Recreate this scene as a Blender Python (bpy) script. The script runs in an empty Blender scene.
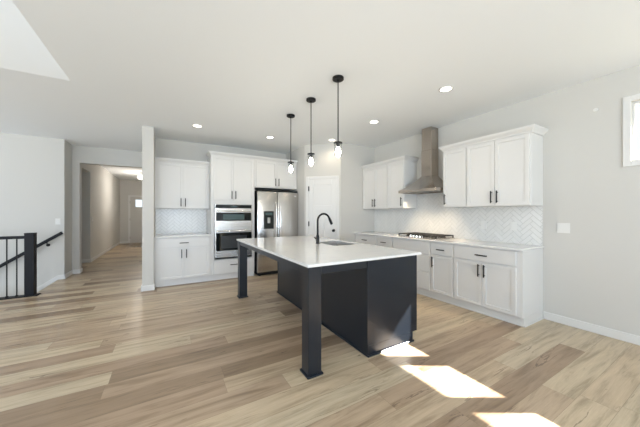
import bpy, bmesh, math, random
from mathutils import Vector, Matrix
random.seed(7)
PI = math.pi
S = bpy.context.scene
C = S.collection

# ------------------------------------------------------------------ camera
cam_d = bpy.data.cameras.new('camera')
cam_d.sensor_width = 36.0
cam_d.lens = 36.0 * 262.0 / 640.0
cam_d.clip_start = 0.05
cam = bpy.data.objects.new('camera', cam_d)
cam.location = (0, 0, 1.31)
cam.rotation_euler = (PI / 2, 0, -math.radians(30.3))
C.objects.link(cam)
S.camera = cam

# ------------------------------------------------------------------ world, sun, fill lamps, exposure
S.view_settings.view_transform = 'Standard'
S.view_settings.look = 'None'
S.view_settings.gamma = 1.0
S.view_settings.use_curve_mapping = False
S.view_settings.exposure = -0.02
S.cycles.use_denoising = True
S.cycles.max_bounces = 12
S.cycles.diffuse_bounces = 8
S.cycles.glossy_bounces = 5
S.cycles.transmission_bounces = 8
S.cycles.transparent_max_bounces = 12
S.cycles.sample_clamp_indirect = 6.0
S.cycles.caustics_reflective = False
S.cycles.caustics_refractive = False

W = bpy.data.worlds.new('sky'); S.world = W
W.use_nodes = True
wn = W.node_tree.nodes; wl = W.node_tree.links
bg = wn['Background']
bg.inputs['Color'].default_value = (0.80, 0.90, 1.0, 1)
bg.inputs['Strength'].default_value = 1.3

sun_d = bpy.data.lights.new('sun', 'SUN')
sun_d.energy = 44.0
sun_d.angle = math.radians(0.5)
sun_d.color = (1.0, 0.93, 0.84)
sun = bpy.data.objects.new('sun', sun_d)
sun.rotation_euler = Vector((-1, 0.60, -0.94)).to_track_quat('-Z', 'Y').to_euler()
C.objects.link(sun)

def fill_lamp(name, loc, direction, sx, sy, watts, col=(0.66, 0.81, 1.0)):
    d = bpy.data.lights.new(name, 'AREA'); d.shape = 'RECTANGLE'
    d.size = sx; d.size_y = sy; d.energy = watts; d.color = col
    o = bpy.data.objects.new(name, d); o.location = loc
    o.rotation_euler = Vector(direction).to_track_quat('-Z', 'Y').to_euler()
    C.objects.link(o)
# added fill lamps just inside the guessed rear and side windows, tilted upwards
fill_lamp('rear_fill', (0.3, -3.85, 1.10), (0.05, 0.70, 1.0), 2.4, 2.0, 265)
fill_lamp('rear_fill', (-3.2, -3.85, 1.40), (-0.35, 1.0, 0.35), 3.6, 2.2, 180, (0.74, 0.85, 1.0))
fill_lamp('side_fill', (-5.85, 0.4, 1.30), (0.35, 0.30, 1.0), 4.0, 1.8, 110)
fill_lamp('side_fill', (-5.85, 4.6, 1.25), (0.75, 0.25, 1.0), 2.4, 1.6, 95, (0.80, 0.88, 1.0))

# ------------------------------------------------------------------ helpers
def lin(r, g, b):
    def f(c):
        c /= 255.0
        return c / 12.92 if c <= 0.04045 else ((c + 0.055) / 1.055) ** 2.4
    return (f(r), f(g), f(b), 1)

class MB:
    def __init__(s): s.bm = bmesh.new()
    def box(s, x0, x1, y0, y1, z0, z1, b=0.0, seg=1):
        g = bmesh.ops.create_cube(s.bm, size=1.0)['verts']
        for v in g:
            v.co = Vector(((x0 + x1) / 2 + v.co.x * (x1 - x0), (y0 + y1) / 2 + v.co.y * (y1 - y0), (z0 + z1) / 2 + v.co.z * (z1 - z0)))
        if b > 0:
            es = list({e for v in g for e in v.link_edges})
            bmesh.ops.bevel(s.bm, geom=es, offset=b, segments=seg, affect='EDGES', profile=0.5)
        return s
    def cyl(s, p0, p1, r0, r1=None, n=20, cap=True):
        r1 = r0 if r1 is None else r1
        p0 = Vector(p0); p1 = Vector(p1); d = p1 - p0
        m = Matrix.Translation((p0 + p1) / 2) @ d.to_track_quat('Z', 'Y').to_matrix().to_4x4()
        bmesh.ops.create_cone(s.bm, cap_ends=cap, segments=n, radius1=r0, radius2=r1, depth=d.length, matrix=m)
        return s
    def tube(s, pts, r, n=12):
        pts = [Vector(p) for p in pts]; rings = []
        rs = r if isinstance(r, (list, tuple)) else [r] * len(pts)
        ref = None
        for i, p in enumerate(pts):
            t = (pts[min(i + 1, len(pts) - 1)] - pts[max(i - 1, 0)]).normalized()
            if ref is None:
                ref = t.orthogonal().normalized()
            ref = (ref - t * ref.dot(t)).normalized()
            bi = t.cross(ref)
            rings.append([s.bm.verts.new(p + (ref * math.cos(2 * PI * k / n) + bi * math.sin(2 * PI * k / n)) * rs[i]) for k in range(n)])
        for a, b in zip(rings, rings[1:]):
            for k in range(n):
                s.bm.faces.new((a[k], a[(k + 1) % n], b[(k + 1) % n], b[k]))
        s.bm.faces.new(rings[0][::-1]); s.bm.faces.new(rings[-1])
        return s
    def lathe(s, prof, c=(0, 0, 0), n=32, close=False):
        rings = []
        for r, z in prof:
            if r < 1e-6: rings.append([s.bm.verts.new((c[0], c[1], c[2] + z))])
            else: rings.append([s.bm.verts.new((c[0] + r * math.cos(2 * PI * k / n), c[1] + r * math.sin(2 * PI * k / n), c[2] + z)) for k in range(n)])
        pairs = list(zip(rings, rings[1:]))
        if close: pairs.append((rings[-1], rings[0]))
        for a, b in pairs:
            for k in range(n):
                k2 = (k + 1) % n
                if len(a) == 1 and len(b) == 1: continue
                if len(a) == 1: s.bm.faces.new((a[0], b[k2], b[k]))
                elif len(b) == 1: s.bm.faces.new((a[k], a[k2], b[0]))
                else: s.bm.faces.new((a[k], a[k2], b[k2], b[k]))
        return s
    def prism(s, poly, lo, hi, axis='z'):
        def P(a, b, c):
            return {'z': (a, b, c), 'y': (a, c, b), 'x': (c, a, b)}[axis]
        A = [s.bm.verts.new(P(a, b, lo)) for a, b in poly]
        B = [s.bm.verts.new(P(a, b, hi)) for a, b in poly]
        n = len(poly)
        s.bm.faces.new(A[::-1]); s.bm.faces.new(B)
        for i in range(n):
            s.bm.faces.new((A[i], A[(i + 1) % n], B[(i + 1) % n], B[i]))
        return s
    def faces(s, vs, fs):
        V = [s.bm.verts.new(v) for v in vs]
        for f in fs: s.bm.faces.new([V[i] for i in f])
        return s
    def shaker(s, x0, x1, z0, z1, yf, th=0.02, rail=0.060, rec=0.013):
        """door or panel in the local XZ plane; front face at y = yf looking towards -Y"""
        g = bmesh.ops.create_cube(s.bm, size=1.0)['verts']
        for v in g:
            v.co = Vector(((x0 + x1) / 2 + v.co.x * (x1 - x0), yf + th / 2 + v.co.y * th, (z0 + z1) / 2 + v.co.z * (z1 - z0)))
        s.bm.normal_update()
        f = [f for f in {f for v in g for f in v.link_faces} if f.normal.y < -0.9]
        bmesh.ops.inset_region(s.bm, faces=f, thickness=rail, depth=0)
        bmesh.ops.inset_region(s.bm, faces=f, thickness=0.0015, depth=-rec)
        return s
    def build(s, name, mat, parent=None, smooth=True):
        bmesh.ops.recalc_face_normals(s.bm, faces=s.bm.faces)
        me = bpy.data.meshes.new(name); s.bm.to_mesh(me); s.bm.free()
        if smooth:
            me.polygons.foreach_set('use_smooth', [True] * len(me.polygons))
            me.set_sharp_from_angle(angle=math.radians(32))
        o = bpy.data.objects.new(name, me); C.objects.link(o)
        me.materials.append(mat)
        if parent: o.parent = parent
        return o

def tag(o, label, cat, group=None):
    o['label'] = label; o['category'] = cat
    if group: o['group'] = group
    return o
def thing(name, label, cat, loc=(0, 0, 0), rz=0.0, group=None):
    o = bpy.data.objects.new(name, None); C.objects.link(o)
    o.empty_display_size = 0.1
    o.location = loc; o.rotation_euler = (0, 0, rz)
    return tag(o, label, cat, group)
def struct(o):
    o['kind'] = 'structure'; return o
def struct_empty(name, loc=(0, 0, 0), rz=0.0):
    o = bpy.data.objects.new(name, None); C.objects.link(o); o.empty_display_size = 0.1
    o.location = loc; o.rotation_euler = (0, 0, rz)
    return struct(o)
def dup(root, loc, label, group):
    r = root.copy(); C.objects.link(r); r.location = loc; r['label'] = label; r['group'] = group
    for ch in list(root.children):
        c = ch.copy(); C.objects.link(c); c.parent = r
        for g in list(ch.children):
            d = g.copy(); C.objects.link(d); d.parent = c
    return r

# ------------------------------------------------------------------ materials
def new_mat(name):
    m = bpy.data.materials.new(name); m.use_nodes = True
    return m, m.node_tree, m.node_tree.nodes['Principled BSDF']
def paint(name, col, rough=0.5, var=0.03, bump=0.0, scale=60.0, metallic=0.0, spec=0.5, stretch=None):
    m, nt, p = new_mat(name)
    tc = nt.nodes.new('ShaderNodeTexCoord'); mp = nt.nodes.new('ShaderNodeMapping')
    nz = nt.nodes.new('ShaderNodeTexNoise'); nz.inputs['Scale'].default_value = scale; nz.inputs['Detail'].default_value = 3
    nt.links.new(tc.outputs['Object'], mp.inputs['Vector']); nt.links.new(mp.outputs['Vector'], nz.inputs['Vector'])
    if stretch: mp.inputs['Scale'].default_value = stretch
    mx = nt.nodes.new('ShaderNodeMix'); mx.data_type = 'RGBA'
    mx.inputs[6].default_value = tuple(c * (1 - var) for c in col[:3]) + (1,)
    mx.inputs[7].default_value = tuple(min(1, c * (1 + var)) for c in col[:3]) + (1,)
    nt.links.new(nz.outputs['Fac'], mx.inputs[0]); nt.links.new(mx.outputs[2], p.inputs['Base Color'])
    p.inputs['Roughness'].default_value = rough; p.inputs['Metallic'].default_value = metallic
    p.inputs['Specular IOR Level'].default_value = spec
    if bump:
        b = nt.nodes.new('ShaderNodeBump'); b.inputs['Strength'].default_value = bump; b.inputs['Distance'].default_value = 0.002
        nt.links.new(nz.outputs['Fac'], b.inputs['Height']); nt.links.new(b.outputs['Normal'], p.inputs['Normal'])
    return m
M_wall = paint('wall_paint', (0.605, 0.592, 0.560, 1), 0.85, 0.01, 0.04, 180)
M_ceil = paint('ceiling_paint', (0.86, 0.88, 0.89, 1), 0.9, 0.012, 0.10, 120)
M_trim = paint('trim_white', (0.72, 0.715, 0.70, 1), 0.4, 0.008)
M_cab = paint('cabinet_white', (0.705, 0.70, 0.685, 1), 0.38, 0.008)
M_slate = paint('slate_paint', lin(22, 29, 38), 0.32, 0.04, 0.02, 90, spec=0.52)
M_black = paint('black_metal', lin(18, 18, 19), 0.45, 0.05, spec=0.3)
M_blackw = paint('black_wood', lin(22, 23, 27), 0.5, 0.06, 0.03, 40, spec=0.25)
M_steel = paint('stainless_steel', (0.62, 0.60, 0.575, 1), 0.27, 0.06, 0.03, 30, metallic=1.0, stretch=(1, 1, 40))
M_hoodsteel = paint('hood_steel', (0.50, 0.445, 0.39, 1), 0.20, 0.10, 0.03, 30, metallic=1.0, stretch=(1, 1, 40))
M_sink = paint('sink_steel', (0.66, 0.65, 0.64, 1), 0.35, 0.05, metallic=1.0)
M_chrome = paint('bright_steel', (0.80, 0.79, 0.78, 1), 0.18, 0.02, metallic=1.0)
M_darkplastic = paint('dark_plastic', lin(40, 42, 44), 0.35, 0.05)
M_oglass = paint('oven_glass', lin(22, 26, 25), 0.06, 0.05)
M_screen = paint('oven_window', lin(70, 88, 88), 0.08, 0.06)
M_plate = paint('plate_white', (0.74, 0.735, 0.71, 1), 0.35, 0.005)
M_iron = paint('cast_iron', lin(38, 36, 34), 0.6, 0.08, 0.1, 80)
M_brass = paint('burner_cap', lin(70, 66, 60), 0.4, 0.05, metallic=0.6)
M_nickel = paint('satin_nickel', (0.5, 0.48, 0.45, 1), 0.3, 0.03, metallic=1.0)
M_grout = paint('grout', (0.54, 0.535, 0.515, 1), 0.8, 0.02)
M_ground = paint('ground', lin(150, 150, 135), 0.9, 0.1, 0, 3)

def tile_mat():
    m, nt, p = new_mat('white_tile')
    p.inputs['Roughness'].default_value = 0.22
    g = nt.nodes.new('ShaderNodeNewGeometry'); r = nt.nodes.new('ShaderNodeValToRGB')
    r.color_ramp.elements[0].color = (0.725, 0.72, 0.695, 1); r.color_ramp.elements[1].color = (0.755, 0.75, 0.73, 1)
    nt.links.new(g.outputs['Random Per Island'], r.inputs['Fac']); nt.links.new(r.outputs['Color'], p.inputs['Base Color'])
    return m
M_tile = tile_mat()

def quartz():
    m, nt, p = new_mat('white_quartz')
    tc = nt.nodes.new('ShaderNodeTexCoord')
    n1 = nt.nodes.new('ShaderNodeTexNoise'); n1.inputs['Scale'].default_value = 3.0; n1.inputs['Detail'].default_value = 8; n1.inputs['Distortion'].default_value = 1.2
    r = nt.nodes.new('ShaderNodeValToRGB'); e = r.color_ramp.elements
    e[0].position = 0.47; e[0].color = (0.80, 0.795, 0.78, 1); e[1].position = 0.53; e[1].color = (0.80, 0.795, 0.78, 1)
    k = e.new(0.50); k.color = (0.765, 0.76, 0.75, 1)
    n2 = nt.nodes.new('ShaderNodeTexNoise'); n2.inputs['Scale'].default_value = 90.0
    mx = nt.nodes.new('ShaderNodeMix'); mx.data_type = 'RGBA'; mx.blend_type = 'MULTIPLY'; mx.inputs[0].default_value = 0.08
    for n in (n1, n2): nt.links.new(tc.outputs['Object'], n.inputs['Vector'])
    nt.links.new(n1.outputs['Fac'], r.inputs['Fac']); nt.links.new(r.outputs['Color'], mx.inputs[6]); nt.links.new(n2.outputs['Color'], mx.inputs[7])
    nt.links.new(mx.outputs[2], p.inputs['Base Color']); p.inputs['Roughness'].default_value = 0.07
    return m
M_quartz = quartz()

def glass_mat(name, tint=(1, 1, 1, 1), refl=0.08):
    m = bpy.data.materials.new(name); m.use_nodes = True; nt = m.node_tree; nt.nodes.clear()
    o = nt.nodes.new('ShaderNodeOutputMaterial'); t = nt.nodes.new('ShaderNodeBsdfTransparent'); g = nt.nodes.new('ShaderNodeBsdfGlossy')
    g.inputs['Roughness'].default_value = 0.02; t.inputs['Color'].default_value = tint
    lw = nt.nodes.new('ShaderNodeLayerWeight'); lw.inputs['Blend'].default_value = 0.2
    mul = nt.nodes.new('ShaderNodeMath'); mul.operation = 'MULTIPLY_ADD'; mul.inputs[1].default_value = 0.5; mul.inputs[2].default_value = refl * 0.5
    mx = nt.nodes.new('ShaderNodeMixShader')
    nt.links.new(lw.outputs['Fresnel'], mul.inputs[0]); nt.links.new(mul.outputs[0], mx.inputs['Fac'])
    nt.links.new(t.outputs[0], mx.inputs[1]); nt.links.new(g.outputs[0], mx.inputs[2]); nt.links.new(mx.outputs[0], o.inputs['Surface'])
    return m
M_glass = glass_mat('clear_glass')
M_jar = glass_mat('pendant_glass', (0.985, 0.99, 0.985, 1), 0.06)

def emit(name, col, strength):
    m, nt, p = new_mat(name)
    p.inputs['Base Color'].default_value = (0.8, 0.8, 0.8, 1)
    p.inputs['Emission Color'].default_value = col; p.inputs['Emission Strength'].default_value = strength
    return m
M_can = emit('downlight_diffuser', (1.0, 0.95, 0.86, 1), 6.0)
M_bulb = emit('bulb_glow', (1.0, 0.93, 0.80, 1), 22.0)
M_hoodlamp = emit('hood_lamp_glow', (1.0, 0.85, 0.62, 1), 6.0)
M_shade = emit('frosted_shade', (1.0, 0.93, 0.82, 1), 2.2)

def floor_mat():
    m, nt, p = new_mat('oak_planks')
    N = nt.nodes; L = nt.links
    def math_(op, a=None, b=None, c=None):
        n = N.new('ShaderNodeMath'); n.operation = op
        for i, v in enumerate((a, b, c)):
            if v is None: continue
            if isinstance(v, (int, float)): n.inputs[i].default_value = v
            else: L.new(v, n.inputs[i])
        return n.outputs[0]
    def comb(x, y, z=0.0):
        n = N.new('ShaderNodeCombineXYZ')
        for i, v in enumerate((x, y, z)):
            if isinstance(v, (int, float)): n.inputs[i].default_value = v
            else: L.new(v, n.inputs[i])
        return n.outputs[0]
    def noise(vec, scale, detail=4, rough=0.55, dist=0.0):
        n = N.new('ShaderNodeTexNoise'); n.inputs['Scale'].default_value = scale; n.inputs['Detail'].default_value = detail
        n.inputs['Roughness'].default_value = rough; n.inputs['Distortion'].default_value = dist
        L.new(vec, n.inputs['Vector']); return n.outputs['Fac']
    def ramp(fac, stops):
        r = N.new('ShaderNodeValToRGB'); e = r.color_ramp.elements
        e[0].position, e[0].color = stops[0]; e[1].position, e[1].color = stops[-1]
        for ps, cl in stops[1:-1]: k = e.new(ps); k.color = cl
        L.new(fac, r.inputs['Fac']); return r.outputs['Color']
    def mix(mode, fac, a, b):
        n = N.new('ShaderNodeMix'); n.data_type = 'RGBA'; n.blend_type = mode
        if isinstance(fac, (int, float)): n.inputs[0].default_value = fac
        else: L.new(fac, n.inputs[0])
        for i, v in ((6, a), (7, b)):
            if isinstance(v, tuple): n.inputs[i].default_value = v
            else: L.new(v, n.inputs[i])
        return n.outputs[2]
    tc = N.new('ShaderNodeTexCoord'); sp = N.new('ShaderNodeSeparateXYZ'); L.new(tc.outputs['Object'], sp.inputs[0])
    x, y = sp.outputs[0], sp.outputs[1]
    Wd, Ln = 0.187, 1.75
    yr = math_('DIVIDE', math_('ADD', y, 20.07), Wd); row = math_('FLOOR', yr); fy = math_('FRACT', yr)
    w1 = N.new('ShaderNodeTexWhiteNoise'); w1.noise_dimensions = '1D'; L.new(row, w1.inputs['W'])
    xr = math_('ADD', math_('DIVIDE', x, Ln), math_('MULTIPLY', w1.outputs['Value'], 9.0)); col = math_('FLOOR', xr); fx = math_('FRACT', xr)
    w2 = N.new('ShaderNodeTexWhiteNoise'); w2.noise_dimensions = '2D'; L.new(comb(row, col), w2.inputs['Vector'])
    rnd = w2.outputs['Value']
    sep = N.new('ShaderNodeSeparateColor'); L.new(w2.outputs['Color'], sep.inputs[0]); rnd2 = sep.outputs[1]
    base = ramp(rnd, [(0.0, lin(150, 129, 107)), (0.2, lin(175, 152, 129)), (0.42, lin(191, 170, 145)), (0.62, lin(202, 183, 156)), (0.82, lin(203, 186, 159)), (1.0, lin(198, 183, 159))])
    gx = math_('ADD', math_('MULTIPLY', x, 1.0), math_('MULTIPLY', rnd, 57.0)); gy = math_('ADD', math_('MULTIPLY', y, 10.0), math_('MULTIPLY', rnd2, 31.0))
    g1 = noise(comb(gx, gy), 1.6, 5, 0.6, 0.6)
    g2 = noise(comb(math_('MULTIPLY', gx, 1.5), math_('MULTIPLY', gy, 5.0)), 3.0, 4, 0.6)
    c = mix('MULTIPLY', 1.0, base, ramp(g1, [(0.30, (0.58, 0.545, 0.50, 1)), (0.50, (0.92, 0.91, 0.89, 1)), (0.72, (1.08, 1.08, 1.08, 1))]))
    c = mix('MULTIPLY', 0.6, c, ramp(g2, [(0.3, (0.84, 0.82, 0.80, 1)), (0.6, (1.03, 1.03, 1.03, 1))]))
    # dark mineral streaks and cracks: contour lines of a stretched noise, kept only in patches
    v = noise(comb(math_('MULTIPLY', gx, 0.62), math_('MULTIPLY', gy, 0.75)), 1.4, 4, 0.55, 0.35)
    line = math_('LESS_THAN', math_('ABSOLUTE', math_('SUBTRACT', v, 0.5)), 0.010)
    patch = ramp(noise(comb(math_('ADD', gx, 13.0), math_('MULTIPLY', gy, 0.35)), 1.3, 2), [(0.53, (0, 0, 0, 1)), (0.62, (1, 1, 1, 1))])
    pk = math_('MULTIPLY', line, patch)
    c = mix('MIX', math_('MULTIPLY', pk, 0.6), c, lin(86, 66, 50))
    knot = ramp(noise(comb(math_('MULTIPLY', gx, 3.0), math_('MULTIPLY', gy, 0.9)), 1.7, 2, 0.5), [(0.735, (0, 0, 0, 1)), (0.79, (1, 1, 1, 1))])
    c = mix('MIX', math_('MULTIPLY', knot, 0.7), c, lin(84, 66, 52))
    # joints
    ey = math_('MULTIPLY', math_('MINIMUM', fy, math_('SUBTRACT', 1.0, fy)), Wd)
    ex = math_('MULTIPLY', math_('MINIMUM', fx, math_('SUBTRACT', 1.0, fx)), Ln)
    seam = math_('LESS_THAN', math_('MINIMUM', ey, ex), 0.0012)
    c = mix('MIX', math_('MULTIPLY', seam, 0.45), c, lin(92, 74, 60))
    L.new(c, p.inputs['Base Color'])
    L.new(math_('MULTIPLY_ADD', g1, 0.14, 0.27), p.inputs['Roughness'])
    b = N.new('ShaderNodeBump'); b.inputs['Strength'].default_value = 0.12; b.inputs['Distance'].default_value = 0.001
    L.new(math_('SUBTRACT', g2, math_('MULTIPLY', seam, 0.8)), b.inputs['Height']); L.new(b.outputs['Normal'], p.inputs['Normal'])
    p.inputs['Specular IOR Level'].default_value = 0.45
    return m
M_floor = floor_mat()

# ------------------------------------------------------------------ room shell
H = 2.79            # flat ceiling
XR = 4.06           # right wall face
YB = 6.06           # back wall face behind the oven and refrigerator
YP = 4.50           # pantry wall at the end of the right-hand run
XL, YREAR = -6.0, -4.0

# floor, with the stairwell left open
f = MB()
for x0, x1, y0, y1 in ((XL - .14, XR + .14, YREAR - .14, 5.95), (-1.86, XR + .14, 5.95, 7.62), (-3.6, XR + .14, 7.62, 14.4)):
    f.box(x0, x1, y0, y1, -0.06, 0)
struct(f.build('floor', M_floor))
# stairs going down to the left
st = MB(); pts = [(-1.86, -0.02)]
x, z = -1.86, -0.02
for k in range(9):
    z -= 0.185; pts.append((x, z)); x -= 0.264; pts.append((x, z))
pts += [(x, -2.4), (-1.86, -2.4)]
st.prism(pts, 5.96, 7.09, 'y')
struct(st.build('floor_stairs', M_floor))

# ceiling: flat part with a vaulted bay on the left that starts at (-0.93, 3.93)
CX, CY = -0.93, 3.93
c = MB()
c.box(CX, XR + .14, YREAR - .14, CY, H, H + .15)
c.box(XL - .14, XR + .14, CY, 14.4, H, H + .15)
struct(c.build('ceiling', M_ceil))
RZ = H + 1.0; RY = 0.0
v = MB()
v.prism([(CY, H), (RY, RZ), (RY, RZ + .15), (CY, H + .15)], XL - .14, CX, 'x')
v.prism([(YREAR - .14, H), (RY, RZ), (RY, RZ + .15), (YREAR - .14, H + .15)], XL - .14, CX, 'x')
v.prism([(CY, H + .15), (RY, RZ + .15), (YREAR - .14, H + .15)], CX, CX + .12, 'x')
struct(v.build('ceiling_vault', M_ceil))

# right wall with the high row of windows
WZ0, WZ1, WY0, WY1 = 1.845, 2.445, -1.55, 0.70
w = MB()
w.box(XR, XR + .14, WY1, YP + .12, 0, H); w.box(XR, XR + .14, YREAR - .14, WY0, 0, H)
w.box(XR, XR + .14, WY0, WY1, 0, WZ0); w.box(XR, XR + .14, WY0, WY1, WZ1, H)
struct(w.build('wall_right', M_wall))
win = struct_empty('window_1', (XR, 0, 0))
cs = MB(); cw = 0.056
cs.box(-.018, .001, WY1, WY1 + cw, WZ0 - cw, WZ1 + cw, .003); cs.box(-.018, .001, WY0 - cw, WY0, WZ0 - cw, WZ1 + cw, .003)
cs.box(-.018, .001, WY0, WY1, WZ1, WZ1 + cw, .003); cs.box(-.018, .001, WY0, WY1, WZ0 - cw, WZ0, .003)
cs.build('casing', M_trim, win)
panes = [(0.313, 0.70), (-0.31, 0.19), (-0.93, -0.43), (-1.55, -1.05)]
fr = MB()
for a, b in zip(panes[1:], panes): fr.box(.02, .12, a[1], b[0], WZ0, WZ1, .002)
fr.build('mullion', M_trim, win)
for a, b in panes:
    s_ = MB(); t = .022
    s_.box(.04, .09, a, a + .012, WZ0, WZ1); s_.box(.04, .09, b - .012, b, WZ0, WZ1); s_.box(.04, .09, a + .012, b - .012, WZ0, WZ0 + t); s_.box(.04, .09, a + .012, b - .012, WZ1 - t, WZ1)
    sh = s_.build('sash', M_trim, win)
    MB().box(.062, .066, a + .012, b - .012, WZ0 + t, WZ1 - t).build('pane', M_glass, sh)
ev = MB(); ev.box(XR + .15, XR + .64, YREAR - .6, YP, 2.785, 2.88)  # unseen overhang, sized to cut the upper edge of the floor sun patches
ev.box(XL - 1, XR + .64, YREAR - 2.4, YREAR - .15, 2.785, 2.88)  # unseen patio roof, added to keep direct sun out of the rear windows
struct(ev.build('sun_blocker', M_trim))

# unseen rear and left living room walls; their windows are added for daylight
w = MB()
rear = [(-5.0, -1.4, 0.30, 2.62), (-0.9, 3.5, 0.06, 2.50)]
edges = [XL - .14, -5.0, -1.4, -0.9, 3.5, XR + .14]
w.box(XL - .14, -5.0, YREAR - .14, YREAR, 0, H); w.box(-1.4, -.9, YREAR - .14, YREAR, 0, H); w.box(3.5, XR, YREAR - .14, YREAR, 0, H)
for x0, x1, z0, z1 in rear:
    w.box(x0, x1, YREAR - .14, YREAR, 0, z0); w.box(x0, x1, YREAR - .14, YREAR, z1, H)
struct(w.build('wall_rear', M_wall))
for i, (x0, x1, z0, z1) in enumerate(rear):
    wo = struct_empty('window_%d' % (i + 2), (0, YREAR, 0))  # unseen rear window, guessed so that daylight can enter
    fm = MB(); n = 3
    for k in range(n + 1):
        xx = x0 + (x1 - x0) * k / n
        fm.box(max(x0, xx - .035), min(x1, xx + .035), -.10, -.03, z0, z1)
    fm.box(x0, x1, -.10, -.03, z0, z0 + .06); fm.box(x0, x1, -.10, -.03, z1 - .06, z1)
    fm.build('frame', M_trim, wo)
    for k in range(n):
        a = x0 + (x1 - x0) * k / n + .035; b = x0 + (x1 - x0) * (k + 1) / n - .035
        MB().box(a, b, -.068, -.062, z0 + .06, z1 - .06).build('pane', M_glass, wo)
w = MB(); a0, a1, b0, b1 = -1.6, 2.4, 0.5, 2.7
w.box(XL - .14, XL, YREAR, a0, 0, H); w.box(XL - .14, XL, a1, 3.4, 0, H); w.box(XL - .14, XL, 5.8, 7.24, -2.4, H); w.box(XL - .14, XL, 3.4, 5.8, -2.4, b0); w.box(XL - .14, XL, 3.4, 5.8, 2.5, H)
w.box(XL - .14, XL, a0, a1, 0, b0); w.box(XL - .14, XL, a0, a1, b1, H)
w.prism([(YREAR - .14, H), (RY, RZ), (CY, H)], XL - .14, XL, 'x')
struct(w.build('wall_left', M_wall))
for num, a0, a1, b1, n in ((4, a0, a1, 2.7, 3), (5, 3.4, 5.8, 2.5, 2)):
    wo = struct_empty('window_%d' % num, (XL, 0, 0)); fm = MB()  # unseen side window, added to brighten the left and far end
    for k in range(n + 1):
        yy = a0 + (a1 - a0) * k / n; fm.box(-.10, -.03, max(a0, yy - .035), min(a1, yy + .035), b0, b1)
    fm.box(-.10, -.03, a0, a1, b0, b0 + .06); fm.box(-.10, -.03, a0, a1, b1 - .06, b1); fm.build('frame', M_trim, wo)
    for k in range(n):
        MB().box(-.068, -.062, a0 + (a1 - a0) * k / n + .035, a0 + (a1 - a0) * (k + 1) / n - .035, b0 + .06, b1 - .06).build('pane', M_glass, wo)
gr = MB(); gr.box(-40, 40, -40, -4.2, -.5, -.3); gr.box(4.9, 40, -4.2, 40, -.5, -.3); gr.box(-40, -6.2, -4.2, 40, -.5, -.3)
gr.box(-6.2, 4.9, 14.5, 40, -.5, -.3)
struct(gr.build('ground', M_ground))

# kitchen back wall, wing wall (its white end shows left of the cabinets), pantry
w = MB(); w.box(-.195, 2.57, YB, YB + .12, 0, H); struct(w.build('wall_back', M_wall))
w = MB(); w.box(-.36, -.195, 5.31, 14.2, 0, H); struct(w.build('wall_hall_right', M_wall))
p1 = (3.13, YP); p2 = (2.57, 5.06)
w = MB(); w.prism([(XR, YP), p1, p2, (2.57, YB + .12), (XR, YB + .12)], 0, H); struct(w.build('wall_pantry', M_wall))

# stair wall, step in the wall, header over the hall, hall walls
w = MB(); w.box(XL, -1.77, 7.10, 7.24, -2.4, H); w.box(-1.91, -1.77, 7.24, 7.60, 0, H); struct(w.build('wall_stairs', M_wall))
HD = 2.42
w = MB(); w.box(-1.91, -1.65, 7.60, 7.76, 0, H); w.box(-1.65, -.36, 7.60, 7.76, HD, H); struct(w.build('wall_hall_header', M_wall))
w = MB(); w.box(-1.90, -1.77, 9.16, 14.2, 0, H); w.box(-1.90, -1.77, 7.76, 9.16, HD, H); w.box(-3.2, -1.90, 9.16, 9.28, 0, H)
w.box(-3.32, -3.2, 7.62, 9.28, 0, H); w.box(-3.2, -1.91, 7.62, 7.76, 0, H); struct(w.build('wall_hall_left', M_wall))
w = MB(); dx0, dx1 = -1.40, -.49; lx0, lx1, lz0, lz1 = -1.21, -.68, 1.60, 1.93
w.box(-1.9, lx0, 14.2, 14.34, 0, H); w.box(lx1, -.2, 14.2, 14.34, 0, H); w.box(lx0, lx1, 14.2, 14.34, 0, lz0); w.box(lx0, lx1, 14.2, 14.34, lz1, H)
struct(w.build('wall_front', M_wall))

# front door at the end of the hall
d1 = struct_empty('door_1', (0, 14.2, 0))
m_ = MB(); m_.box(dx0 - .07, dx0, -.018, 0, 0, 2.11, .003); m_.box(dx1, dx1 + .07, -.018, 0, 0, 2.11, .003); m_.box(dx0, dx1, -.018, 0, 2.04, 2.11, .003)
m_.build('casing', M_trim, d1)
m_ = MB()
for a, b, z0, z1 in ((dx0, lx0, .01, 2.03), (lx1, dx1, .01, 2.03), (lx0, lx1, lz1, 2.03), (lx0, lx1, .01, .16), (lx0, lx1, 1.50, lz0), (-.975, -.915, .16, 1.50)):
    m_.box(a, b, -.012, 0, z0, z1, .002)
m_.box(lx0, lx1, -.004, 0, .16, 1.5)
lf = m_.build('leaf', M_trim, d1)
m_ = MB()
for k in (1, 2): m_.box(lx0 + (lx1 - lx0) * k / 3 - .008, lx0 + (lx1 - lx0) * k / 3 + .008, .0, .02, lz0, lz1)
m_.build('muntin', M_trim, lf)
MB().box(lx0, lx1, .024, .028, lz0, lz1).build('pane', M_glass, lf)
for z in (.25, 1.05, 1.80):
    MB().box(dx0 - .012, dx0 + .012, -.03, -.0125, z - .05, z + .05, .002).build('hinge', M_nickel, d1)
MB().lathe([(0, .02), (.026, .02), (.03, .035), (.028, .055), (0, .06)], n=20).build('knob', M_nickel, d1).location = (-.56, -.012, .96)
d1.children[-1].rotation_euler = (PI / 2, 0, 0)

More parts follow.
